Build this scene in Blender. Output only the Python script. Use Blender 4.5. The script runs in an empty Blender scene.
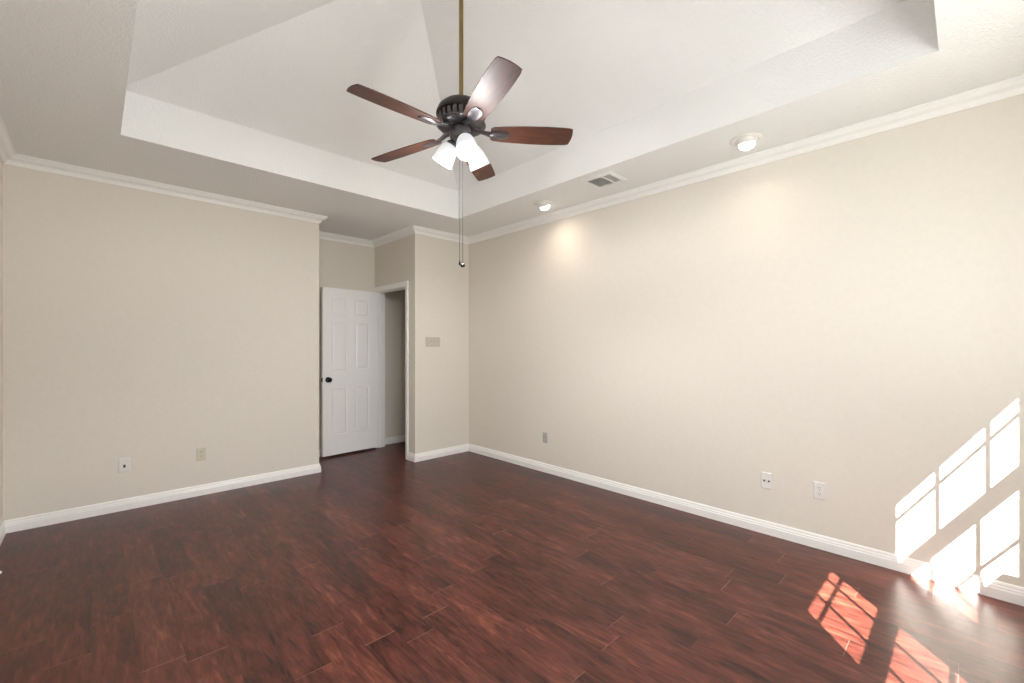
import bpy, bmesh, math
from mathutils import Vector, Matrix

# ------------------------------------------------------------------ camera, sky, sun, exposure
scene = bpy.context.scene
COL = scene.collection
H = 2.738                      # flat ceiling height
YAW = math.radians(43.785)
cam_data = bpy.data.cameras.new('camera')
cam_data.sensor_width = 36.0
cam_data.lens = 436.5 / 1024.0 * 36.0
cam_data.shift_y = 4.72 / 1024.0
cam_data.clip_start = 0.02
cam = bpy.data.objects.new('camera', cam_data)
cam.location = (0.0, 0.0, 1.35)
cam.rotation_euler = (math.radians(90), 0.0, -YAW)
COL.objects.link(cam)
scene.camera = cam

world = bpy.data.worlds.new('sky_world')
scene.world = world
world.use_nodes = True
wn = world.node_tree
wn.nodes.clear()
w_out = wn.nodes.new('ShaderNodeOutputWorld')
w_bg = wn.nodes.new('ShaderNodeBackground')
w_sky = wn.nodes.new('ShaderNodeTexSky')
w_sky.sky_type = 'HOSEK_WILKIE'
w_sky.turbidity = 3.0
SUN_DIR = Vector((1.175, 1.0, -1.44)).normalized()
w_sky.sun_direction = -SUN_DIR
w_bg.inputs['Strength'].default_value = 1.0
wn.links.new(w_sky.outputs[0], w_bg.inputs[0])
wn.links.new(w_bg.outputs[0], w_out.inputs[0])

sun_data = bpy.data.lights.new('sun', 'SUN')
sun_data.energy = 36.0
sun_data.angle = math.radians(0.25)
sun_data.color = (1.0, 0.97, 0.92)
sun = bpy.data.objects.new('sun', sun_data)
sun.rotation_euler = SUN_DIR.to_track_quat('-Z', 'Y').to_euler()
sun.location = (-4, -6, 8)
COL.objects.link(sun)

Y_IN = -0.75                   # room face of the window wall
WIN_X = (2.143, 0.960)         # left edges of the two window openings
WIN_W = 0.693
WIN_Z0, WIN_Z1 = 0.905, 2.26


def area_light(name, loc, rot, sx, sy, energy, color):
    d = bpy.data.lights.new(name, 'AREA')
    d.shape = 'RECTANGLE'
    d.size, d.size_y = sx, sy
    d.energy = energy
    d.color = color
    o = bpy.data.objects.new(name, d)
    o.location = loc
    o.rotation_euler = rot
    COL.objects.link(o)
    return o


for wx, power in zip(WIN_X, (4.5, 23.5)):               # daylight entering through each window
    area_light('window_daylight', (wx + WIN_W / 2, -0.70, 1.6), (math.radians(90), 0, 0), 0.66, 1.28, power, (0.88, 0.94, 1.0))

scene.view_settings.view_transform = 'Standard'
scene.view_settings.look = 'None'
scene.view_settings.exposure = 0.92
scene.view_settings.gamma = 1.0
scene.view_settings.use_curve_mapping = False
scene.cycles.use_denoising = True
scene.cycles.max_bounces = 12
scene.cycles.diffuse_bounces = 8
scene.cycles.sample_clamp_indirect = 6.0

# ------------------------------------------------------------------ materials


class NT:
    def __init__(self, name):
        self.m = bpy.data.materials.new(name)
        self.m.use_nodes = True
        self.t = self.m.node_tree
        self.b = self.t.nodes['Principled BSDF']
        self.out = self.t.nodes['Material Output']

    def n(self, kind, **kw):
        nd = self.t.nodes.new(kind)
        for k, v in kw.items():
            setattr(nd, k, v)
        return nd

    def l(self, a, b):
        self.t.links.new(a, b)

    def math(self, op, a, b=None, c=None):
        nd = self.n('ShaderNodeMath', operation=op)
        for i, v in enumerate((a, b, c)):
            if v is None:
                continue
            if isinstance(v, (int, float)):
                nd.inputs[i].default_value = v
            else:
                self.l(v, nd.inputs[i])
        return nd.outputs[0]

    def ramp(self, fac, stops):
        nd = self.n('ShaderNodeValToRGB')
        el = nd.color_ramp.elements
        while len(el) < len(stops):
            el.new(0.5)
        for e, (p, c) in zip(el, stops):
            e.position = p
            e.color = (*c, 1)
        self.l(fac, nd.inputs[0])
        return nd.outputs[0]

    def mix(self, fac, a, b, mode='MIX'):
        nd = self.n('ShaderNodeMix', data_type='RGBA', blend_type=mode)
        for sock, v in ((nd.inputs['Factor'], fac), (nd.inputs[6], a), (nd.inputs[7], b)):
            if isinstance(v, (int, float)):
                sock.default_value = v
            elif isinstance(v, tuple):
                sock.default_value = (*v, 1)
            else:
                self.l(v, sock)
        return nd.outputs[2]

    def coords(self, scale=(1, 1, 1), out='Object'):
        tc = self.n('ShaderNodeTexCoord')
        mp = self.n('ShaderNodeMapping')
        mp.inputs['Scale'].default_value = scale
        self.l(tc.outputs[out], mp.inputs[0])
        return mp.outputs[0]

    def noise(self, vec, scale, detail=3.0, rough=0.5, distortion=0.0):
        nd = self.n('ShaderNodeTexNoise')
        nd.inputs['Scale'].default_value = scale
        nd.inputs['Detail'].default_value = detail
        nd.inputs['Roughness'].default_value = rough
        nd.inputs['Distortion'].default_value = distortion
        self.l(vec, nd.inputs['Vector'])
        return nd.outputs['Fac']

    def bump(self, height, strength, distance):
        nd = self.n('ShaderNodeBump')
        nd.inputs['Strength'].default_value = strength
        nd.inputs['Distance'].default_value = distance
        self.l(height, nd.inputs['Height'])
        self.l(nd.outputs[0], self.b.inputs['Normal'])


def plain(name, color, rough=0.5, metal=0.0, spec=0.5, bump=None):
    k = NT(name)
    k.b.inputs['Base Color'].default_value = (*color, 1)
    k.b.inputs['Roughness'].default_value = rough
    k.b.inputs['Metallic'].default_value = metal
    k.b.inputs['Specular IOR Level'].default_value = spec
    v = k.coords()
    nz = k.noise(v, 35.0, 2.0)
    c = k.mix(nz, tuple(x * 0.96 for x in color), tuple(min(1, x * 1.03) for x in color))
    k.l(c, k.b.inputs['Base Color'])
    if bump:
        k.bump(k.noise(v, bump[0], 3.0, 0.6), bump[1], bump[2])
    return k.m


def ceiling_mat(name, color, strength):
    k = NT(name)
    v = k.coords()
    n1 = k.noise(v, 75.0, 2.0, 0.55)
    n2 = k.noise(v, 160.0, 2.0, 0.5)
    hgt = k.math('ADD', k.ramp(n1, [(0.42, (0, 0, 0)), (0.62, (1, 1, 1))]), k.math('MULTIPLY', n2, 0.5))
    k.b.inputs['Base Color'].default_value = (*color, 1)
    k.b.inputs['Roughness'].default_value = 0.95
    k.b.inputs['Specular IOR Level'].default_value = 0.15
    k.bump(hgt, strength, 0.004)
    return k.m


def emit(name, color, strength):
    k = NT(name)
    k.b.inputs['Base Color'].default_value = (0.25, 0.25, 0.26, 1)
    k.b.inputs['Emission Color'].default_value = (*color, 1)
    k.b.inputs['Emission Strength'].default_value = strength
    k.b.inputs['Roughness'].default_value = 0.4
    return k.m


def floor_mat():
    k = NT('cherry_laminate')
    tc = k.n('ShaderNodeTexCoord')
    sp = k.n('ShaderNodeSeparateXYZ')
    k.l(tc.outputs['Object'], sp.inputs[0])
    X, Y = sp.outputs[0], sp.outputs[1]
    W, L = 0.148, 0.92
    u = k.math('DIVIDE', k.math('SUBTRACT', X, 1.918 - 40 * W), W)
    row = k.math('FLOOR', u)
    fu = k.math('FRACT', u)
    wr = k.n('ShaderNodeTexWhiteNoise', noise_dimensions='1D')
    k.l(row, wr.inputs['W'])
    vv = k.math('ADD', k.math('DIVIDE', Y, L), k.math('MULTIPLY', wr.outputs['Value'], 7.31))
    vv = k.math('ADD', vv, 50.0)
    colm = k.math('FLOOR', vv)
    fv = k.math('FRACT', vv)
    cb = k.n('ShaderNodeCombineXYZ')
    k.l(row, cb.inputs[0])
    k.l(colm, cb.inputs[1])
    wp = k.n('ShaderNodeTexWhiteNoise', noise_dimensions='3D')
    k.l(cb.outputs[0], wp.inputs['Vector'])
    pid = wp.outputs['Value']
    # grain coordinates, shifted per plank
    gx = k.math('ADD', k.math('MULTIPLY', X, 1.0), k.math('MULTIPLY', pid, 13.0))
    gy = k.math('ADD', k.math('MULTIPLY', Y, 0.16), k.math('MULTIPLY', pid, 29.0))
    gc = k.n('ShaderNodeCombineXYZ')
    k.l(gx, gc.inputs[0])
    k.l(gy, gc.inputs[1])
    k.l(pid, gc.inputs[2])
    g1 = k.noise(gc.outputs[0], 13.0, 5.0, 0.62, 1.6)
    g2 = k.noise(gc.outputs[0], 55.0, 3.0, 0.6, 0.6)
    # broad figure, less stretched
    hc = k.n('ShaderNodeCombineXYZ')
    k.l(k.math('ADD', X, k.math('MULTIPLY', pid, 5.0)), hc.inputs[0])
    k.l(k.math('MULTIPLY', Y, 0.45), hc.inputs[1])
    k.l(pid, hc.inputs[2])
    g3 = k.noise(hc.outputs[0], 7.0, 4.0, 0.6, 0.8)
    f = k.math('ADD', k.math('MULTIPLY', g1, 0.55), k.math('ADD', k.math('MULTIPLY', g3, 0.26), 0.07))
    f = k.math('ADD', f, k.math('MULTIPLY', k.math('SUBTRACT', g2, 0.5), 0.42))
    f = k.math('ADD', f, k.math('MULTIPLY', k.math('SUBTRACT', pid, 0.5), 0.11))
    base = k.ramp(f, [(0.32, (0.020, 0.0055, 0.0042)), (0.45, (0.064, 0.0155, 0.0105)),
                      (0.56, (0.108, 0.029, 0.0185)), (0.70, (0.205, 0.066, 0.038))])
    # seams: faint along the plank, the bevel's glint painted pale at the butt joints
    du = k.math('MINIMUM', fu, k.math('SUBTRACT', 1.0, fu))
    dv = k.math('MINIMUM', fv, k.math('SUBTRACT', 1.0, fv))
    su = k.math('LESS_THAN', du, 0.008)
    sv = k.math('LESS_THAN', dv, 0.0020)
    c = k.mix(k.math('MULTIPLY', su, 0.25), base, (0.03, 0.010, 0.008))
    c = k.mix(k.math('MULTIPLY', k.math('MULTIPLY', sv, 0.7), k.math('GREATER_THAN', pid, 0.45)), c, (0.26, 0.13, 0.10))
    k.l(c, k.b.inputs['Base Color'])
    rr = k.math('ADD', k.math('MULTIPLY', g1, 0.12), 0.27)
    k.l(rr, k.b.inputs['Roughness'])
    k.b.inputs['Specular IOR Level'].default_value = 0.38
    wv = k.noise(gc.outputs[0], 9.0, 2.0, 0.5, 0.5)
    hgt = k.math('ADD', k.math('MULTIPLY', wv, 1.0), k.math('MULTIPLY', g2, 0.12))
    hgt = k.math('SUBTRACT', hgt, k.math('MULTIPLY', k.math('MAXIMUM', su, sv), 0.3))
    k.bump(hgt, 0.35, 0.002)
    return k.m


def blade_mat():
    k = NT('walnut_blade')
    v = k.coords((1.2, 14.0, 4.0))
    g = k.noise(v, 6.0, 5.0, 0.6, 1.0)
    c = k.ramp(g, [(0.3, (0.028, 0.0105, 0.007)), (0.55, (0.070, 0.023, 0.012)), (0.75, (0.12, 0.040, 0.020))])
    k.l(c, k.b.inputs['Base Color'])
    k.b.inputs['Roughness'].default_value = 0.45
    return k.m


def glass_mat():
    k = NT('window_glass')
    tr = k.n('ShaderNodeBsdfTransparent')
    gl = k.n('ShaderNodeBsdfGlossy')
    gl.inputs['Roughness'].default_value = 0.02
    mx = k.n('ShaderNodeMixShader')
    mx.inputs[0].default_value = 0.05
    k.l(tr.outputs[0], mx.inputs[1])
    k.l(gl.outputs[0], mx.inputs[2])
    k.l(mx.outputs[0], k.out.inputs[0])
    return k.m


M_WALL = plain('cream_wall_paint', (0.715, 0.674, 0.603), 0.75, 0, 0.25, (140.0, 0.12, 0.003))
M_CEIL = ceiling_mat('textured_ceiling_paint', (0.84, 0.842, 0.835), 0.5)
M_TRIM = plain('white_semi_gloss_trim', (0.87, 0.86, 0.84), 0.35)
M_DOOR = plain('white_door_paint', (0.90, 0.895, 0.885), 0.35)
M_FLOOR = floor_mat()
M_BLADE = blade_mat()
M_BRONZE = plain('dark_bronze', (0.045, 0.038, 0.036), 0.38, 0.75)
M_PEWTER = plain('brushed_pewter_bronze', (0.13, 0.12, 0.125), 0.34, 0.85)
M_BRASS = plain('antique_brass_rod', (0.26, 0.185, 0.075), 0.35, 0.9)
M_CHAIN = plain('chain_metal', (0.022, 0.020, 0.018), 0.9, 0.0, 0.1)
M_BLACK = plain('black_knob_metal', (0.010, 0.010, 0.012), 0.25, 0.5)
M_SLOT = plain('dark_slot', (0.03, 0.028, 0.026), 0.7)
M_WHITE_PLASTIC = plain('white_plastic', (0.74, 0.725, 0.695), 0.35)
M_IVORY = plain('ivory_plastic', (0.60, 0.57, 0.45), 0.4)
M_GREY_PLATE = plain('grey_plate', (0.42, 0.40, 0.38), 0.4)
M_SWITCH = plain('almond_switch_plate', (0.52, 0.48, 0.42), 0.4)
M_VENT = plain('white_vent_metal', (0.80, 0.79, 0.77), 0.45)
M_VENT_DARK = plain('duct_dark', (0.17, 0.168, 0.165), 0.8)
M_GLASS = glass_mat()
M_SHADE = emit('lit_frosted_shade', (0.98, 0.98, 1.0), 0.36)
M_BULB = emit('lit_bulb', (1.0, 0.95, 0.9), 6.0)
M_LENS = emit('lit_downlight_lamp', (1.0, 0.96, 0.90), 2.5)
M_GROUND = plain('lawn_and_soil', (0.16, 0.17, 0.10), 0.9)
M_RUBBER = plain('white_rubber', (0.85, 0.84, 0.82), 0.5)
M_STEEL = plain('spring_steel', (0.5, 0.48, 0.45), 0.3, 0.9)

# ------------------------------------------------------------------ helpers


def link(name, bm, mat, parent=None, smooth=False, autosmooth=None):
    me = bpy.data.meshes.new(name)
    bmesh.ops.recalc_face_normals(bm, faces=bm.faces)
    bm.to_mesh(me)
    bm.free()
    me.materials.append(mat)
    if smooth:
        for p in me.polygons:
            p.use_smooth = True
        if autosmooth:
            me.set_sharp_from_angle(angle=math.radians(autosmooth))
    o = bpy.data.objects.new(name, me)
    COL.objects.link(o)
    if parent:
        o.parent = parent
    return o


def thing(name, label, cat, loc=(0, 0, 0), rot=(0, 0, 0), group=None):
    o = bpy.data.objects.new(name, None)
    o.empty_display_size = 0.05
    COL.objects.link(o)
    o.location = loc
    o.rotation_euler = rot
    o['label'] = label
    o['category'] = cat
    if group:
        o['group'] = group
    return o


def struct(o, label=None, cat=None):
    o['kind'] = 'structure'
    if label:
        o['label'] = label
    if cat:
        o['category'] = cat
    return o


def add_box(bm, x0, x1, y0, y1, z0, z1):
    vs = [bm.verts.new((x, y, z)) for z in (z0, z1) for x, y in ((x0, y0), (x1, y0), (x1, y1), (x0, y1))]
    fs = []
    for q in ((3, 2, 1, 0), (4, 5, 6, 7), (0, 1, 5, 4), (1, 2, 6, 5), (2, 3, 7, 6), (3, 0, 4, 7)):
        fs.append(bm.faces.new([vs[i] for i in q]))
    return vs


def bevel_all(bm, w, seg=2):
    bmesh.ops.bevel(bm, geom=list(bm.edges), offset=w, segments=seg, profile=0.7, affect='EDGES', clamp_overlap=True)


def add_lathe(bm, prof, seg=32, mat=None, cap0=True, cap1=True):
    """prof: list of (radius, z), turned about the z axis"""
    rings = []
    for r, z in prof:
        ring = []
        for i in range(seg):
            a = 2 * math.pi * i / seg
            v = Vector((r * math.cos(a), r * math.sin(a), z))
            ring.append(bm.verts.new(mat @ v if mat else v))
        rings.append(ring)
    for a, b in zip(rings, rings[1:]):
        for i in range(seg):
            j = (i + 1) % seg
            bm.faces.new((a[i], a[j], b[j], b[i]))
    if cap0:
        bm.faces.new(list(reversed(rings[0])))
    if cap1:
        bm.faces.new(rings[-1])
    return rings


def add_tube(bm, pts, r, seg=8):
    pts = [Vector(p) for p in pts]
    rings = []
    for i, p in enumerate(pts):
        d = (pts[min(i + 1, len(pts) - 1)] - pts[max(i - 1, 0)]).normalized()
        ref = Vector((0, 0, 1)) if abs(d.z) < 0.9 else Vector((1, 0, 0))
        a = d.cross(ref).normalized()
        b = d.cross(a)
        rr = r[i] if isinstance(r, (list, tuple)) else r
        rings.append([bm.verts.new(p + rr * (math.cos(2 * math.pi * k / seg) * a + math.sin(2 * math.pi * k / seg) * b)) for k in range(seg)])
    for A, B in zip(rings, rings[1:]):
        for i in range(seg):
            j = (i + 1) % seg
            bm.faces.new((A[i], A[j], B[j], B[i]))
    bm.faces.new(list(reversed(rings[0])))
    bm.faces.new(rings[-1])


# ------------------------------------------------------------------ room shell
XL, XR, YB, YS, XD, YR, XE = -0.472, 3.50, 4.81, 4.46, 2.708, 5.48, 1.745
T = 0.12
POLY = [(XL, Y_IN), (XR, Y_IN), (XR, YS), (XD, YS), (XD, YR), (XE, YR), (XE, YB), (XL, YB)]
NP = len(POLY)


def seg_normal(i):
    a, b = Vector(POLY[i % NP]), Vector(POLY[(i + 1) % NP])
    d = (b - a).normalized()
    return Vector((-d.y, d.x))


def mitre(i):
    n1, n2 = seg_normal(i - 1), seg_normal(i)
    return (n1 + n2) / (1 + n1.dot(n2))


def sweep(bm, i, prof, t0=None, t1=None):
    """closed profile of (distance into the room, z) along wall i; t0/t1 cut the run square at that fraction of the wall"""
    a, b = Vector(POLY[i]), Vector(POLY[(i + 1) % NP])
    n = seg_normal(i)
    ends = []
    for k, t in ((0, t0), (1, t1)):
        ring = []
        for d, z in prof:
            if t is None:
                p = (a, b)[k] + mitre((i + k) % NP) * d
            else:
                p = a.lerp(b, t) + n * d
            ring.append(bm.verts.new((p.x, p.y, z)))
        ends.append(ring)
    m = len(prof)
    for j in range(m):
        q = (j + 1) % m
        bm.faces.new((ends[0][j], ends[0][q], ends[1][q], ends[1][j]))
    bm.faces.new(ends[0])
    bm.faces.new(list(reversed(ends[1])))


def wall_with_holes(bm, origin, du, dn, length, height, thick, holes):
    """solid wall: origin at its base, du along it, dn through it (towards its far face); rectangular holes (u0, u1, z0, z1) run right through"""
    o, du, dn = Vector(origin), Vector(du), Vector(dn)
    us = sorted({0.0, length, *[h[0] for h in holes], *[h[1] for h in holes]})
    zs = sorted({0.0, height, *[h[2] for h in holes], *[h[3] for h in holes]})
    cache = {}

    def V(i, j, k):
        if (i, j, k) not in cache:
            cache[(i, j, k)] = bm.verts.new(o + du * us[i] + dn * (thick * k) + Vector((0, 0, zs[j])))
        return cache[(i, j, k)]

    def solid(i, j):
        if i < 0 or j < 0 or i >= len(us) - 1 or j >= len(zs) - 1:
            return False
        u, z = (us[i] + us[i + 1]) / 2, (zs[j] + zs[j + 1]) / 2
        return not any(h[0] < u < h[1] and h[2] < z < h[3] for h in holes)

    for i in range(len(us) - 1):
        for j in range(len(zs) - 1):
            if not solid(i, j):
                continue
            for k in (0, 1):
                bm.faces.new([V(i, j, k), V(i + 1, j, k), V(i + 1, j + 1, k), V(i, j + 1, k)])
            if not solid(i - 1, j):
                bm.faces.new([V(i, j, 0), V(i, j + 1, 0), V(i, j + 1, 1), V(i, j, 1)])
            if not solid(i + 1, j):
                bm.faces.new([V(i + 1, j, 0), V(i + 1, j + 1, 0), V(i + 1, j + 1, 1), V(i + 1, j, 1)])
            if not solid(i, j - 1):
                bm.faces.new([V(i, j, 0), V(i + 1, j, 0), V(i + 1, j, 1), V(i, j, 1)])
            if not solid(i, j + 1):
                bm.faces.new([V(i, j + 1, 0), V(i + 1, j + 1, 0), V(i + 1, j + 1, 1), V(i, j + 1, 1)])


# floor
bm = bmesh.new()
add_box(bm, -0.62, 4.75, -0.86, 5.66, -0.12, 0.0)
struct(link('floor', bm, M_FLOOR), 'glossy dark cherry plank laminate floor of the empty room', 'floor')

# walls
WN = {1: 'wall_right', 2: 'wall_switch', 4: 'wall_recess_back', 5: 'wall_recess_side', 6: 'wall_back', 7: 'wall_left'}
WL = {1: 'long cream wall on the right catching the window light', 2: 'short cream wall stub with the switch plate',
      4: 'cream wall of the alcove behind the open door', 5: 'cream return wall hidden in the door alcove',
      6: 'broad cream wall at the far left with two plates', 7: 'sliver of cream wall at the left edge'}
for i, nm in WN.items():
    bm = bmesh.new()
    sweep(bm, i, [(0, 0), (0, H), (-T, H), (-T, 0)], None, (XR - XD - T) / (XR - XD) if i == 2 else None)
    struct(link(nm, bm, M_WALL), WL[i], 'wall')
# door wall, with the doorway
DO0, DO1, DOZ = 4.65, 5.44, 2.085
bm = bmesh.new()
wall_with_holes(bm, (XD, YS, 0), (0, 1, 0), (1, 0, 0), YR - YS, H, T, [(DO0 - YS, DO1 - YS, 0, DOZ)])
struct(link('wall_doorway', bm, M_WALL), 'narrow cream wall pierced by the doorway', 'wall')
# window wall, with two openings
Y_OUT = -0.86
bm = bmesh.new()
wall_with_holes(bm, (XL - T, Y_IN, 0), (1, 0, 0), (0, -1, 0), XR - XL + 2 * T, H, Y_IN - Y_OUT,
                [(wx - XL + T, wx + WIN_W - XL + T, WIN_Z0 - 0.03, WIN_Z1) for wx in WIN_X])
struct(link('wall_front', bm, M_WALL), 'cream window wall behind the viewer', 'wall')
# hall beyond the doorway
bm = bmesh.new()
add_box(bm, XD + T, 4.62, 5.53, 5.65, 0, H)
struct(link('wall_hall', bm, M_WALL), 'dim cream hall wall seen through the doorway', 'wall')
bm = bmesh.new()
add_box(bm, 4.50, 4.62, YS + T, 5.53, 0, H)
struct(link('wall_hall_end', bm, M_WALL), 'cream wall closing the hall out of sight', 'wall')
bm = bmesh.new()
add_box(bm, XR + T, 4.62, YS, YS + T, 0, H)
struct(link('wall_hall_side', bm, M_WALL), 'cream hall wall out of sight behind the switch wall', 'wall')

# ceiling: flat border, upright band, four slopes meeting in a ridge
TX0, TX1, TY0, TY1, TZ = 0.1275, 2.867, 0.093, 3.844, 3.04
RX = (TX0 + TX1) / 2
RUN = (TX1 - TX0) / 2
RZ = TZ + 0.55 * RUN
bm = bmesh.new()
O = [bm.verts.new(p) for p in ((-0.62, -0.87, H), (4.75, -0.87, H), (4.75, 5.66, H), (-0.62, 5.66, H))]
A = [bm.verts.new(p) for p in ((TX0, TY0, H), (TX1, TY0, H), (TX1, TY1, H), (TX0, TY1, H))]
B = [bm.verts.new((v.co.x, v.co.y, TZ)) for v in A]
R0, R1 = bm.verts.new((RX, TY0 + RUN, RZ)), bm.verts.new((RX, TY1 - RUN, RZ))
for i in range(4):
    j = (i + 1) % 4
    bm.faces.new((O[i], O[j], A[j], A[i]))
    bm.faces.new((A[i], A[j], B[j], B[i]))
bm.faces.new((B[0], B[1], R0))
bm.faces.new((B[1], B[2], R1, R0))
bm.faces.new((B[2], B[3], R1))
bm.faces.new((B[3], B[0], R0, R1))
bmesh.ops.recalc_face_normals(bm, faces=bm.faces)
up = [f for f in bm.faces if abs(f.normal.z) > 0.9][0].normal.z
me = bpy.data.meshes.new('ceiling')
bm.to_mesh(me)
bm.free()
me.materials.append(M_CEIL)
ceil = bpy.data.objects.new('ceiling', me)
COL.objects.link(ceil)
sm = ceil.modifiers.new('thickness', 'SOLIDIFY')
sm.thickness = 0.10
sm.offset = 1.0 if up > 0 else -1.0
struct(ceil, 'white textured ceiling with a raised hipped tray', 'ceiling')

# eave and ground outside the windows
bm = bmesh.new()
add_box(bm, -1.2, 4.9, -1.243, -0.87, 2.60, 2.72)
struct(link('roof_eave', bm, M_TRIM), 'white boxed eave above the windows outside', 'eave')
bm = bmesh.new()
add_box(bm, -14, 16, -22, -0.88, -0.30, -0.15)
struct(link('ground', bm, M_GROUND), 'grassy ground outside the windows', 'ground')

# baseboards and crown
BASE = [(0, 0), (0.016, 0), (0.016, 0.052), (0.013, 0.058), (0.013, 0.066), (0.009, 0.074), (0.009, 0.082), (0.005, 0.092), (0, 0.092)]
CR_P, CR_H = 0.068, 0.072


def crown_profile():
    pts = [(0, H - CR_H), (0.010, H - CR_H), (0.012, H - CR_H + 0.008)]
    for s in range(1, 8):
        t = s / 8
        x = 0.012 + (CR_P - 0.022) * t
        z = H - CR_H + 0.012 + (CR_H - 0.026) * (t + 0.10 * math.sin(2 * math.pi * t))
        pts.append((x, z))
    pts += [(CR_P - 0.008, H - 0.012), (CR_P, H - 0.008), (CR_P, H), (0, H)]
    return pts


CROWN = crown_profile()
BN = {0: 'front', 1: 'right', 2: 'switch', 4: 'recess_back', 5: 'recess_side', 6: 'back', 7: 'left'}
for i, nm in BN.items():
    bm = bmesh.new()
    sweep(bm, i, BASE)
    struct(link('baseboard_' + nm, bm, M_TRIM))
bm = bmesh.new()
sweep(bm, 3, BASE, None, (4.605 - YS) / (YR - YS))
struct(link('baseboard_doorway', bm, M_TRIM))
bm = bmesh.new()
prof = [(5.53 - d, z) for d, z in BASE]
for x in (XD + T, 4.50):
    pass
va = [bm.verts.new((XD + T, y, z)) for y, z in prof]
vb = [bm.verts.new((4.50, y, z)) for y, z in prof]
for j in range(len(prof)):
    q = (j + 1) % len(prof)
    bm.faces.new((va[j], va[q], vb[q], vb[j]))
bm.faces.new(va)
bm.faces.new(list(reversed(vb)))
struct(link('baseboard_hall', bm, M_TRIM))
for i in range(NP):
    bm = bmesh.new()
    sweep(bm, i, CROWN)
    struct(link('trim_%d' % (i + 1), bm, M_TRIM), 'white crown moulding under the ceiling', 'trim')

# door jamb and casing
JY0, JY1, JZ = 4.67, 5.42, 2.065
bm = bmesh.new()
add_box(bm, XD - 0.001, XD + T + 0.001, DO0, JY0, 0, DOZ)
add_box(bm, XD - 0.001, XD + T + 0.001, JY1, DO1, 0, DOZ)
add_box(bm, XD - 0.001, XD + T + 0.001, JY0, JY1, JZ, DOZ)
# stop strips
add_box(bm, XD + 0.042, XD + 0.078, JY0, JY0 + 0.011, 0, JZ)
add_box(bm, XD + 0.042, XD + 0.078, JY1 - 0.011, JY1, 0, JZ)
add_box(bm, XD + 0.042, XD + 0.078, JY0 + 0.011, JY1 - 0.011, JZ - 0.011, JZ)
struct(link('trim_9', bm, M_TRIM), 'white jamb lining the doorway', 'trim')
CASE = [(0, 0), (0, 0.009), (0.012, 0.013), (0.030, 0.016), (0.046, 0.018), (0.058, 0.018), (0.058, 0)]   # (outwards from the opening, off the wall)
bm = bmesh.new()
y0, y1, zt = JY0 - 0.006, min(JY1 + 0.003, YR - 0.058), JZ + 0.006
corners = []
for d, t in CASE:
    x = XD - t
    corners.append([bm.verts.new(p) for p in ((x, y0 - d, 0), (x, y0 - d, zt + d), (x, min(y1 + d, YR - 0.001), zt + d), (x, min(y1 + d, YR - 0.001), 0))])
m = len(CASE)
for j in range(m):
    q = (j + 1) % m
    for k in range(3):
        bm.faces.new((corners[j][k], corners[j][k + 1], corners[q][k + 1], corners[q][k]))
bm.faces.new([corners[j][0] for j in range(m)])
bm.faces.new([corners[j][3] for j in reversed(range(m))])
struct(link('trim_10', bm, M_TRIM), 'white casing framing the doorway', 'trim')

# the door leaf: six raised panels each side, standing open into the room
LEAF_W, LEAF_T, LZ0, LZ1 = 0.722, 0.036, 0.024, 2.060
bm = bmesh.new()
st = 0.112
pw = (LEAF_W - 3 * st + 0.01) / 2
xs = [0, st, st + pw, LEAF_W - st - pw, LEAF_W - st, LEAF_W]
lh = LZ1 - LZ0
zs = [LZ1 - t * lh / 2.03 for t in (2.03, 1.79, 1.22, 1.00, 0.405, 0.315, 0.115, 0)]
panels = []
grid = {}
for k in (0, 1):
    for i, x in enumerate(xs):
        for j, z in enumerate(zs):
            grid[i, j, k] = bm.verts.new((-x, -LEAF_T if k == 0 else 0.0, z))
for k in (0, 1):
    for i in range(5):
        for j in range(7):
            q = [grid[i, j, k], grid[i + 1, j, k], grid[i + 1, j + 1, k], grid[i, j + 1, k]]
            f = bm.faces.new(q if k else list(reversed(q)))
            if i in (1, 3) and j in (1, 3, 5):
                panels.append(f)
for i in range(5):
    for j in (0, 7):
        bm.faces.new((grid[i, j, 0], grid[i + 1, j, 0], grid[i + 1, j, 1], grid[i, j, 1]))
for j in range(7):
    for i in (0, 5):
        bm.faces.new((grid[i, j, 0], grid[i, j + 1, 0], grid[i, j + 1, 1], grid[i, j, 1]))
bmesh.ops.recalc_face_normals(bm, faces=bm.faces)
bmesh.ops.inset_individual(bm, faces=panels, thickness=0.012, depth=-0.008)
bmesh.ops.inset_individual(bm, faces=panels, thickness=0.010, depth=0.0)
bmesh.ops.inset_individual(bm, faces=panels, thickness=0.022, depth=0.006)
door = link('door_1', bm, M_DOOR)
door.location = (XD - 0.010, JY1 - 0.002, 0)
door.rotation_euler = (0, 0, math.radians(3.6))
struct(door, 'white six panel door standing open into the alcove', 'door')
KX, KZ = -(LEAF_W - 0.062), 0.945
for s, nm in ((-1, 'door_knob'), (1, 'door_knob')):
    bm = bmesh.new()
    mt = Matrix.Translation((KX, -LEAF_T if s < 0 else 0, KZ)) @ Matrix.Rotation(math.radians(90 if s < 0 else -90), 4, 'X')
    add_lathe(bm, [(0.033, 0), (0.033, 0.004), (0.028, 0.008), (0.012, 0.012), (0.011, 0.028), (0.020, 0.036), (0.0275, 0.046), (0.028, 0.054), (0.022, 0.062), (0.010, 0.066)], 24, mt)
    kn = link(nm, bm, M_BLACK, door, True, 40)
    kn['label'] = 'round black door knob'
bm = bmesh.new()
add_box(bm, -LEAF_W - 0.002, -LEAF_W + 0.001, -LEAF_T * 0.85, -LEAF_T * 0.15, KZ - 0.028, KZ + 0.028)
add_box(bm, -LEAF_W - 0.011, -LEAF_W + 0.001, -LEAF_T * 0.68, -LEAF_T * 0.32, KZ - 0.010, KZ + 0.010)
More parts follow.
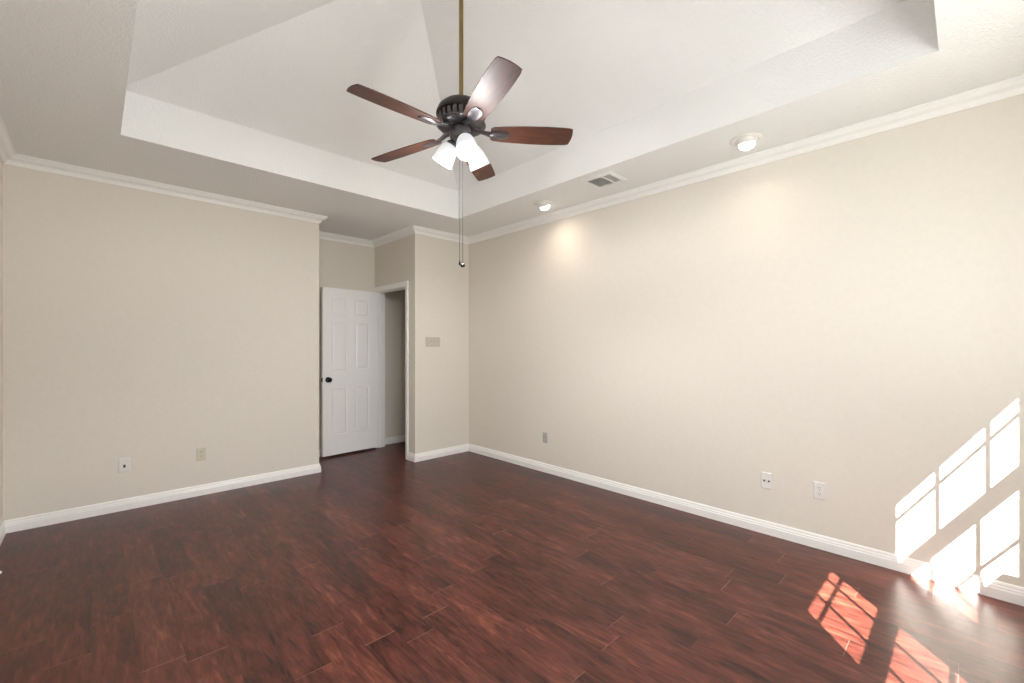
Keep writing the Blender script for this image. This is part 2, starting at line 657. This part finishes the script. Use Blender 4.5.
link('latch', bm, M_BLACK, door)['label'] = 'black latch plate and bolt on the door edge'
for z in (0.22, 1.05, 1.85):
    bm = bmesh.new()
    mt = Matrix.Translation((0.004, 0.003, z))
    add_lathe(bm, [(0.003, -0.050), (0.006, -0.046), (0.006, 0.046), (0.003, 0.050)], 10, mt)
    add_box(bm, -0.030, 0.004, -0.0005, 0.002, z - 0.044, z + 0.044)
    link('hinge', bm, M_BLACK, door)

# windows: frame, two sashes with thin bars, panes, stool
YU, YL = -0.838, -0.803
for n, wx in enumerate(WIN_X):
    x0, x1 = wx, wx + WIN_W
    bm = bmesh.new()
    fr = 0.028
    add_box(bm, x0 - 0.03, x0, -0.856, -0.786, WIN_Z0 - 0.03, WIN_Z1 + 0.03)      # frame in the wall thickness
    add_box(bm, x1, x1 + 0.03, -0.856, -0.786, WIN_Z0 - 0.03, WIN_Z1 + 0.03)
    add_box(bm, x0, x1, -0.856, -0.786, WIN_Z1 - 0.004, WIN_Z1 + 0.03)
    add_box(bm, x0, x1, -0.856, -0.786, WIN_Z0 - 0.03, WIN_Z0 - 0.004)
    win = link('window_%d' % (n + 1), bm, M_TRIM)
    struct(win, ('white barred sash window nearest the right wall, behind the viewer', 'white barred sash window further left, behind the viewer')[n], 'window')
    ZM0, ZM1 = 1.555, 1.593
    m1 = x0 + 0.231
    m2 = x0 + 0.462
    for nm, yc, z0, z1, zb, rail in (('upper_sash', YU, ZM0, WIN_Z1 - 0.004, 1.932, ZM1), ('lower_sash', YL, WIN_Z0 - 0.004, ZM1, 1.218, ZM0)):
        bm = bmesh.new()
        if nm == 'upper_sash':
            add_box(bm, x0, x1, yc - 0.016, yc + 0.016, ZM0, ZM1)
            add_box(bm, x0, x1, yc - 0.016, yc + 0.016, z1 - 0.03, z1)
            g0, g1 = ZM1, z1 - 0.03
        else:
            add_box(bm, x0, x1, yc - 0.016, yc + 0.016, ZM0, ZM1)
            add_box(bm, x0, x1, yc - 0.016, yc + 0.016, z0, z0 + 0.03)
            g0, g1 = z0 + 0.03, ZM0
        b = 0.0085
        for mx in (m1, m2):
            add_box(bm, mx - b, mx + b, yc - 0.005, yc + 0.005, g0, g1)
        for xa, xb in ((x0, m1 - b), (m1 + b, m2 - b), (m2 + b, x1)):
            add_box(bm, xa, xb, yc - 0.005, yc + 0.005, zb - b, zb + b)
        s = link(nm, bm, M_TRIM, win)
        bm = bmesh.new()
        add_box(bm, x0, x1, yc - 0.002, yc + 0.002, g0, g1)
        link('pane', bm, M_GLASS, s)
    bm = bmesh.new()
    add_box(bm, x0 - 0.04, x1 + 0.04, -0.749, -0.662, WIN_Z0 - 0.025, WIN_Z0)
    add_box(bm, x0 + 0.001, x1 - 0.001, -0.785, -0.749, WIN_Z0 - 0.025, WIN_Z0)
    link('window_stool', bm, M_TRIM, win)

# ------------------------------------------------------------------ ceiling fan
FX, FY = 1.494, 1.972
fan = thing('ceiling_fan', 'five blade ceiling fan with three lit shades hanging from the tray', 'ceiling fan', (FX, FY, 2.55))
BZ = 0.0                       # everything below is relative to the blade plane
bm = bmesh.new()
add_lathe(bm, [(0.0125, 0.175), (0.0125, RZ - 2.55 - 0.05)], 20)
link('downrod', bm, M_BRASS, fan, True, 40)['label'] = 'long antique brass downrod'
bm = bmesh.new()
add_lathe(bm, [(0.016, RZ - 2.55 - 0.16), (0.030, RZ - 2.55 - 0.155), (0.055, RZ - 2.55 - 0.12), (0.068, RZ - 2.55 - 0.075), (0.070, RZ - 2.55 - 0.030), (0.045, RZ - 2.55 - 0.026), (0.012, RZ - 2.55 - 0.008)], 32)
link('canopy', bm, M_BRASS, fan, True, 40)
bm = bmesh.new()
add_lathe(bm, [(0.018, 0.194), (0.024, 0.184), (0.060, 0.177), (0.100, 0.160), (0.126, 0.138), (0.138, 0.112), (0.140, 0.098), (0.134, 0.092)], 48, None, True, False)
add_lathe(bm, [(0.134, 0.092), (0.124, 0.088)], 48, None, False, False)
motor = link('motor_housing', bm, M_BRONZE, fan, True, 40)
motor['label'] = 'dark bronze domed motor housing'
bm = bmesh.new()
add_lathe(bm, [(0.115, 0.092), (0.115, 0.045), (0.060, 0.040)], 48, None, True, True)
link('vent_core', bm, M_SLOT, motor, True, 40)
bm = bmesh.new()
nv = 24
for i in range(nv):
    a0 = 2 * math.pi * (i + 0.18) / nv
    a1 = 2 * math.pi * (i + 0.82) / nv
    vs = []
    for r, z in ((0.131, 0.092), (0.133, 0.080), (0.128, 0.060), (0.122, 0.048)):
        for rr in (r, r - 0.008):
            vs.append([bm.verts.new((rr * math.cos(a), rr * math.sin(a), z)) for a in (a0, (a0 + a1) / 2, a1)])
    for q in range(3):
        for k in (0, 1):
            A_, B_ = vs[2 * q + k], vs[2 * q + 2 + k]
            for e in range(2):
                bm.faces.new((A_[e], A_[e + 1], B_[e + 1], B_[e]))
        for e in (0, 2):
            bm.faces.new((vs[2 * q][e], vs[2 * q + 1][e], vs[2 * q + 3][e], vs[2 * q + 2][e]))
link('vent_fins', bm, M_PEWTER, motor, True, 40)['label'] = 'ring of upright pewter vent fins'
bm = bmesh.new()
add_lathe(bm, [(0.118, 0.052), (0.136, 0.049), (0.139, 0.041), (0.131, 0.033), (0.108, 0.026), (0.080, 0.022), (0.060, 0.021)], 48, None, True, True)
link('lower_housing', bm, M_PEWTER, motor, True, 40)
bm = bmesh.new()
add_lathe(bm, [(0.060, 0.021), (0.066, 0.016), (0.067, -0.016), (0.061, -0.034), (0.048, -0.048), (0.030, -0.057), (0.012, -0.060)], 36, None, True, True)
kit = link('light_kit', bm, M_PEWTER, fan, True, 40)
kit['label'] = 'pewter switch housing of the light kit'


def blade_bm():
    bm = bmesh.new()
    # outline of half the blade along +x
    outl = [(0.166, 0.040), (0.182, 0.052), (0.25, 0.060), (0.36, 0.067), (0.48, 0.070), (0.56, 0.068), (0.612, 0.065), (0.632, 0.060)]
    tip = []
    for s in range(0, 7):
        t = s / 6
        yv = 0.060 * (1 - t) + (-0.060) * t
        tip.append((0.632 + 0.009 * (1 - (yv / 0.060) ** 2), yv))
    pts = outl[:-1] + tip + [(x, -y) for x, y in reversed(outl[:-1])]
    th = 0.006
    top = [bm.verts.new((x, y, th / 2)) for x, y in pts]
    bot = [bm.verts.new((x, y, -th / 2)) for x, y in pts]
    bm.faces.new(top)
    bm.faces.new(list(reversed(bot)))
    for i in range(len(pts)):
        j = (i + 1) % len(pts)
        bm.faces.new((top[i], bot[i], bot[j], top[j]))
    rot = Matrix.Rotation(PITCH, 4, 'X')
    bmesh.ops.transform(bm, matrix=rot, verts=bm.verts)
    return bm


def iron_bm():
    bm = bmesh.new()
    rot = Matrix.Rotation(PITCH, 4, 'X')
    # arm from the lower housing to the blade, then a horseshoe plate under the blade
    secs = [(0.072, 0.022, 0.018, 0.010, 0), (0.105, 0.019, 0.012, 0.010, 0.2), (0.140, 0.018, 0.000, 0.009, 0.6), (0.170, 0.025, -0.008, 0.007, 1),
            (0.195, 0.030, -0.0085, 0.005, 1), (0.225, 0.033, -0.0075, 0.004, 1), (0.255, 0.028, -0.007, 0.004, 1), (0.270, 0.016, -0.0065, 0.0035, 1)]
    rings = []
    for x, w, z, t, k in secs:
        r = Matrix.Rotation(PITCH * k, 4, 'X')
        ring = []
        for y, dz in ((-w, t * 0.2), (-w * 0.6, -t * 0.5), (0, -t * 0.8), (w * 0.6, -t * 0.5), (w, t * 0.2), (w, t * 0.5), (-w, t * 0.5)):
            ring.append(bm.verts.new(r @ Vector((x, y, z + dz))))
        rings.append(ring)
    for A_, B_ in zip(rings, rings[1:]):
        for i in range(7):
            j = (i + 1) % 7
            bm.faces.new((A_[i], A_[j], B_[j], B_[i]))
    bm.faces.new(rings[0])
    bm.faces.new(list(reversed(rings[-1])))
    return bm


PITCH = math.radians(-13)
blade0 = link('blade', blade_bm(), M_BLADE, fan)
blade0['label'] = 'dark walnut fan blade'
iron0 = link('blade_iron', iron_bm(), M_PEWTER, blade0, True, 45)
iron0['label'] = 'pewter bracket gripping the blade'
PHI0 = 180.3
# the blade circle hangs slightly out of level
fwd_v, rgt_v = Vector((math.sin(YAW), math.cos(YAW), 0)), Vector((math.cos(YAW), -math.sin(YAW), 0))
LEAN = Matrix.Rotation(-0.0278, 4, rgt_v) @ Matrix.Rotation(-0.0370, 4, fwd_v)
for i in range(5):
    if i == 0:
        b, ir = blade0, iron0
    else:
        b = blade0.copy()
        COL.objects.link(b)
        b.parent = fan
        ir = iron0.copy()
        COL.objects.link(ir)
        ir.parent = b
    b.rotation_euler = (LEAN @ Matrix.Rotation(math.radians(PHI0 - 72 * i), 4, 'Z')).to_euler()


def shade_matrix(az, tilt):
    d = Vector((math.cos(az) * math.sin(tilt), math.sin(az) * math.sin(tilt), -math.cos(tilt)))
    return d, d.to_track_quat('Z', 'Y').to_matrix().to_4x4()


KIT_SHIFT = rgt_v * 0.009
SHADES = [(-117, 32), (121, 32), (1, 32)]
for az, tl in SHADES:
    d, R = shade_matrix(math.radians(az), math.radians(tl))
    root = Vector((math.cos(math.radians(az)) * 0.056, math.sin(math.radians(az)) * 0.056, -0.040)) + KIT_SHIFT
    mt = Matrix.Translation(root) @ R
    bm = bmesh.new()
    add_lathe(bm, [(0.014, -0.012), (0.020, 0.004), (0.029, 0.010), (0.031, 0.030), (0.027, 0.034)], 24, mt)
    hol = link('lamp_holder', bm, M_PEWTER, kit, True, 40)
    bm = bmesh.new()
    outer = [(0.026, 0.022), (0.034, 0.027), (0.043, 0.042), (0.051, 0.066), (0.056, 0.096), (0.0595, 0.130), (0.061, 0.138)]
    inner = [(r - 0.0035, z) for r, z in reversed(outer)]
    add_lathe(bm, outer + inner, 36, mt, False, False)
    sh = link('lamp_shade', bm, M_SHADE, kit, True, 60)
    sh['label'] = 'lit white frosted glass shade'
    bm = bmesh.new()
    add_lathe(bm, [(0.006, 0.034), (0.014, 0.040), (0.016, 0.058), (0.026, 0.078), (0.029, 0.094), (0.024, 0.110), (0.010, 0.119)], 20, mt)
    link('bulb', bm, M_BULB, sh, True, 60)
    ld = bpy.data.lights.new('fan_lamp_light', 'SPOT')
    ld.energy = 20.0
    ld.spot_size = math.radians(168)
    ld.spot_blend = 0.35
    ld.shadow_soft_size = 0.045
    ld.color = (1.0, 0.98, 0.965)
    lo = bpy.data.objects.new('fan_lamp_light', ld)
    COL.objects.link(lo)
    lo.location = Vector((FX, FY, 2.55)) + root + d * 0.175
    lo.rotation_euler = Vector((d.x * 0.5, d.y * 0.5, d.z)).to_track_quat('-Z', 'Y').to_euler()
for az, tl in SHADES:          # the glow each lit shade throws up onto the blades
    d, R = shade_matrix(math.radians(az), math.radians(tl))
    gd = bpy.data.lights.new('shade_glow', 'POINT')
    gd.energy = 4.6
    gd.shadow_soft_size = 0.05
    gd.color = (1.0, 0.98, 0.975)
    go = bpy.data.objects.new('shade_glow', gd)
    COL.objects.link(go)
    go.location = Vector((FX, FY, 2.55)) + Vector((math.cos(math.radians(az)) * 0.056, math.sin(math.radians(az)) * 0.056, -0.040)) + d * 0.19
# pull chains: strings of small beads, each with a knob
right_v = Vector((math.cos(YAW), -math.sin(YAW), 0))
for dx, zend, kind in ((-0.0085, 1.829 - 2.55, 'drop'), (0.0085, 1.812 - 2.55, 'ball')):
    p = right_v * dx
    bm = bmesh.new()
    add_tube(bm, [(p.x, p.y, -0.050), (p.x, p.y, zend)], 0.0009, 6)
    ch = link('pull_chain', bm, M_CHAIN, fan)
    z = -0.056
    bm = bmesh.new()
    while z > zend:
        bmesh.ops.create_uvsphere(bm, u_segments=6, v_segments=4, radius=0.0016, matrix=Matrix.Translation((p.x, p.y, z)))
        z -= 0.0040
    link('chain_beads', bm, M_CHAIN, ch)['kind'] = 'stuff'
    bm = bmesh.new()
    mt = Matrix.Translation((p.x, p.y, zend))
    if kind == 'drop':
        add_lathe(bm, [(0.0015, 0.006), (0.003, 0), (0.006, -0.014), (0.0055, -0.020), (0.002, -0.024)], 14, mt)
    else:
        add_lathe(bm, [(0.002, 0.012), (0.003, 0.004), (0.010, 0.001), (0.014, -0.006), (0.014, -0.011), (0.009, -0.016), (0.003, -0.018)], 18, mt)
    link('pull_knob', bm, M_BRONZE, ch, True, 50)

# ------------------------------------------------------------------ downlights
for (x, y), lean, power, lab in (((3.163, 1.03), -7, 3.0, 'lit eyeball downlight over the right wall, nearer the viewer'),
                    ((3.155, 2.857), -20, 5.0, 'lit eyeball downlight near the far corner, beyond the air vent')):
    t = thing('recessed_light', lab, 'ceiling light', (x, y, H), (0, 0, 0), 'eyeball downlights along the right wall')
    bm = bmesh.new()
    add_lathe(bm, [(0.096, 0.0), (0.096, -0.004), (0.088, -0.010), (0.076, -0.010), (0.072, -0.002), (0.072, 0.0)], 48, None, False, False)
    link('trim_ring', bm, M_WHITE_PLASTIC, t, True, 40)
    tilt = Matrix.Translation((0.012, 0, 0.022)) @ Matrix.Rotation(math.radians(lean), 4, 'Y')
    bm = bmesh.new()
    prof = [(0.070 * math.cos(a), -0.070 * math.sin(a)) for a in [math.radians(q) for q in (-5, 10, 22, 34, 42)]]
    add_lathe(bm, prof + [(0.050, -0.040)], 40, tilt, False, True)
    link('eyeball', bm, M_WHITE_PLASTIC, t, True, 40)
    bm = bmesh.new()
    add_lathe(bm, [(0.0485, -0.041), (0.049, -0.054), (0.046, -0.066), (0.036, -0.076), (0.020, -0.083), (0.004, -0.085)], 32, tilt)
    link('lamp', bm, M_LENS, t, True, 60)['label'] = 'glowing lamp face'
    sd = bpy.data.lights.new('downlight_beam', 'SPOT')
    sd.energy = power
    sd.spot_size = math.radians(150)
    sd.spot_blend = 1.0
    sd.shadow_soft_size = 0.04
    sd.color = (1.0, 0.84, 0.68)
    so = bpy.data.objects.new('downlight_beam', sd)
    COL.objects.link(so)
    aim = tilt.to_3x3() @ Vector((0, 0, -1))
    so.location = Vector((x, y, H)) + tilt @ Vector((0, 0, -0.090))
    so.rotation_euler = aim.to_track_quat('-Z', 'Y').to_euler()

# ------------------------------------------------------------------ ceiling air vent
vx0, vx1, vy0, vy1 = 2.950, 3.203, 1.955, 2.240
vent = thing('air_vent', 'white louvred air vent in the ceiling between the two downlights', 'air vent', ((vx0 + vx1) / 2, (vy0 + vy1) / 2, H))
hx, hy = (vx1 - vx0) / 2, (vy1 - vy0) / 2
ix, iy = hx - 0.032, hy - 0.030
bm = bmesh.new()
rings = []
for ax, ay, z in ((hx, hy, 0.0), (hx, hy, -0.004), (hx - 0.006, hy - 0.006, -0.008), (ix + 0.004, iy + 0.004, -0.012), (ix, iy, -0.012), (ix, iy, 0.0)):
    rings.append([bm.verts.new(p) for p in ((-ax, -ay, z), (ax, -ay, z), (ax, ay, z), (-ax, ay, z))])
for a, b in zip(rings, rings[1:]):
    for i in range(4):
        j = (i + 1) % 4
        bm.faces.new((a[i], a[j], b[j], b[i]))
div = -iy + 2 * iy * 0.34
add_box(bm, -ix, ix, div - 0.006, div + 0.006, -0.012, -0.001)
link('vent_frame', bm, M_VENT, vent)
bm = bmesh.new()
add_box(bm, -ix, ix, -iy, iy, -0.0015, -0.0005)
link('duct_opening', bm, M_VENT_DARK, vent)
bm = bmesh.new()
for k in range(9):             # further bank: slats across
    yy = div + 0.006 + (iy - div - 0.006) * (k + 0.5) / 9
    vs = [(-ix, yy + 0.004, -0.002), (ix, yy + 0.004, -0.002), (ix, yy - 0.003, -0.011), (-ix, yy - 0.003, -0.011)]
    q = [bm.verts.new(p) for p in vs] + [bm.verts.new((p[0], p[1] + 0.001, p[2])) for p in vs]
    for f in ((0, 1, 2, 3), (7, 6, 5, 4), (0, 4, 5, 1), (1, 5, 6, 2), (2, 6, 7, 3), (3, 7, 4, 0)):
        bm.faces.new([q[i] for i in f])
link('louvre_bank', bm, M_VENT, vent)
bm = bmesh.new()
for k in range(5):             # nearer bank: slats angled the other way
    yy = -iy + (div - 0.006 + iy) * (k + 0.5) / 5
    vs = [(-ix, yy + 0.001, -0.002), (ix, yy + 0.001, -0.002), (ix, yy - 0.002, -0.009), (-ix, yy - 0.002, -0.009)]
    q = [bm.verts.new(p) for p in vs] + [bm.verts.new((p[0], p[1] + 0.001, p[2])) for p in vs]
    for f in ((0, 1, 2, 3), (7, 6, 5, 4), (0, 4, 5, 1), (1, 5, 6, 2), (2, 6, 7, 3), (3, 7, 4, 0)):
        bm.faces.new([q[i] for i in f])
link('louvre_bank', bm, M_VENT, vent)

# ------------------------------------------------------------------ wall plates (local: x along the wall, -y out of the wall)


def plate_bm(w, h, t=0.006):
    bm = bmesh.new()
    a = [(-w / 2, 0, -h / 2), (w / 2, 0, -h / 2), (w / 2, 0, h / 2), (-w / 2, 0, h / 2)]
    r0 = [bm.verts.new(p) for p in a]
    r1 = [bm.verts.new((x, -t * 0.55, z)) for x, y, z in a]
    k = 0.0045
    r2 = [bm.verts.new((x - k * (1 if x > 0 else -1), -t, z - k * (1 if z > 0 else -1))) for x, y, z in a]
    for A_, B_ in ((r0, r1), (r1, r2)):
        for i in range(4):
            j = (i + 1) % 4
            bm.faces.new((A_[i], A_[j], B_[j], B_[i]))
    bm.faces.new(list(reversed(r0)))
    bm.faces.new(r2)
    return bm


def disc(bm, x, z, r, y0, y1, seg=14):
    mt = Matrix.Translation((x, 0, z)) @ Matrix.Rotation(math.radians(90), 4, 'X')
    add_lathe(bm, [(r, -y0), (r, -y1 - 0.0004), (r * 0.8, -y1)], seg, mt)


def screw(parent, x, z, mat):
    bm = bmesh.new()
    disc(bm, x, z, 0.0035, -0.004, -0.0072, 10)
    link('screw', bm, mat, parent, True, 40)


def duplex(loc, rz, label, mat, group):
    t = thing('wall_outlet', label, 'outlet', loc, (0, 0, rz), group)
    link('cover_plate', plate_bm(0.071, 0.116), mat, t)
    screw(t, 0, 0, M_STEEL)
    for zc in (-0.0195, 0.0195):
        bm = bmesh.new()
        pts = []
        for k in range(24):
            a = 2 * math.pi * k / 24
            pts.append((0.0172 * math.cos(a), max(-0.0125, min(0.0125, 0.0172 * math.sin(a))) + zc))
        f0 = [bm.verts.new((x, -0.003, z)) for x, z in pts]
        f1 = [bm.verts.new((x, -0.0080, z)) for x, z in pts]
        for i in range(24):
            j = (i + 1) % 24
            bm.faces.new((f0[i], f0[j], f1[j], f1[i]))
        bm.faces.new(list(reversed(f0)))
        bm.faces.new(f1)
        rc = link('receptacle', bm, mat, t)
        bm = bmesh.new()
        add_box(bm, -0.0078, -0.0054, -0.0083, -0.0065, zc - 0.001, zc + 0.0085)
        add_box(bm, 0.0054, 0.0074, -0.0083, -0.0065, zc, zc + 0.0075)
        disc(bm, 0, zc - 0.0065, 0.0026, -0.0065, -0.0083, 10)
        link('slots', bm, M_SLOT, rc)
    return t


RZ_R = math.radians(-90)       # right wall: local -y faces -X
duplex((0.706, YB, 0.372), 0, 'ivory duplex outlet low on the far left wall, nearer the door', M_IVORY, None)
duplex((XR, 0.683, 0.385), RZ_R, 'white duplex outlet on the right wall, closest to the sun patch', M_WHITE_PLASTIC, None)

t = thing('phone_jack_plate', 'small white jack plate with one port low on the far left wall', 'jack plate', (0.183, YB, 0.370))
link('cover_plate', plate_bm(0.072, 0.116), M_WHITE_PLASTIC, t)
bm = bmesh.new()
add_box(bm, -0.0075, 0.0075, -0.0068, -0.004, -0.020, 0.004)
link('port', bm, M_SLOT, t)
for z in (-0.042, 0.042):
    screw(t, 0, z, M_WHITE_PLASTIC)

t = thing('jack_plate', 'white plate with two dark jacks on the right wall beside the duplex outlet', 'jack plate', (XR, 1.001, 0.382), (0, 0, RZ_R))
link('cover_plate', plate_bm(0.072, 0.116), M_WHITE_PLASTIC, t)
for x in (-0.013, 0.017):
    bm = bmesh.new()
    disc(bm, x, 0.0, 0.0062, -0.004, -0.0105, 14)
    link('jack', bm, M_SLOT, t, True, 40)
for z in (-0.042, 0.042):
    screw(t, 0, z, M_WHITE_PLASTIC)

t = thing('blank_wall_plate', 'small grey plate low on the right wall near the far corner', 'wall plate', (XR, 3.135, 0.372), (0, 0, RZ_R))
link('cover_plate', plate_bm(0.070, 0.114), M_GREY_PLATE, t)
for z in (-0.030, 0.030):
    screw(t, 0, z, M_STEEL)

t = thing('light_switch', 'almond four gang toggle switch plate on the short wall by the doorway', 'light switch', (2.954, YS, 1.403))
link('cover_plate', plate_bm(0.205, 0.114), M_SWITCH, t)
for k in range(4):
    x = (k - 1.5) * 0.046
    bm = bmesh.new()
    add_box(bm, x - 0.0048, x + 0.0048, -0.0075, -0.004, -0.012, 0.012)
    vs = add_box(bm, x - 0.0036, x + 0.0036, -0.0160, -0.006, 0.000 if k % 2 else -0.009, 0.009 if k % 2 else 0.000)
    link('toggle', bm, M_SWITCH, t)
    for z in (-0.030, 0.030):
        screw(t, x, z, M_SWITCH)

# spring door stop on the left baseboard
t = thing('door_stop', 'spring door stop with white rubber tip on the left baseboard', 'door stop', (XL + 0.016, 3.86, 0.045), (0, math.radians(90), 0))
bm = bmesh.new()
pts = [(0.006 * math.cos(k * 0.7), 0.006 * math.sin(k * 0.7), 0.006 + k * 0.00062) for k in range(88)]
add_tube(bm, pts, 0.0012, 6)
add_lathe(bm, [(0.011, 0), (0.011, 0.004), (0.006, 0.007)], 16)
link('spring', bm, M_STEEL, t, True, 60)
bm = bmesh.new()
add_lathe(bm, [(0.006, 0.058), (0.0085, 0.060), (0.0085, 0.070), (0.006, 0.073)], 16)
link('rubber_tip', bm, M_RUBBER, t, True, 40)['label'] = 'white rubber tip'
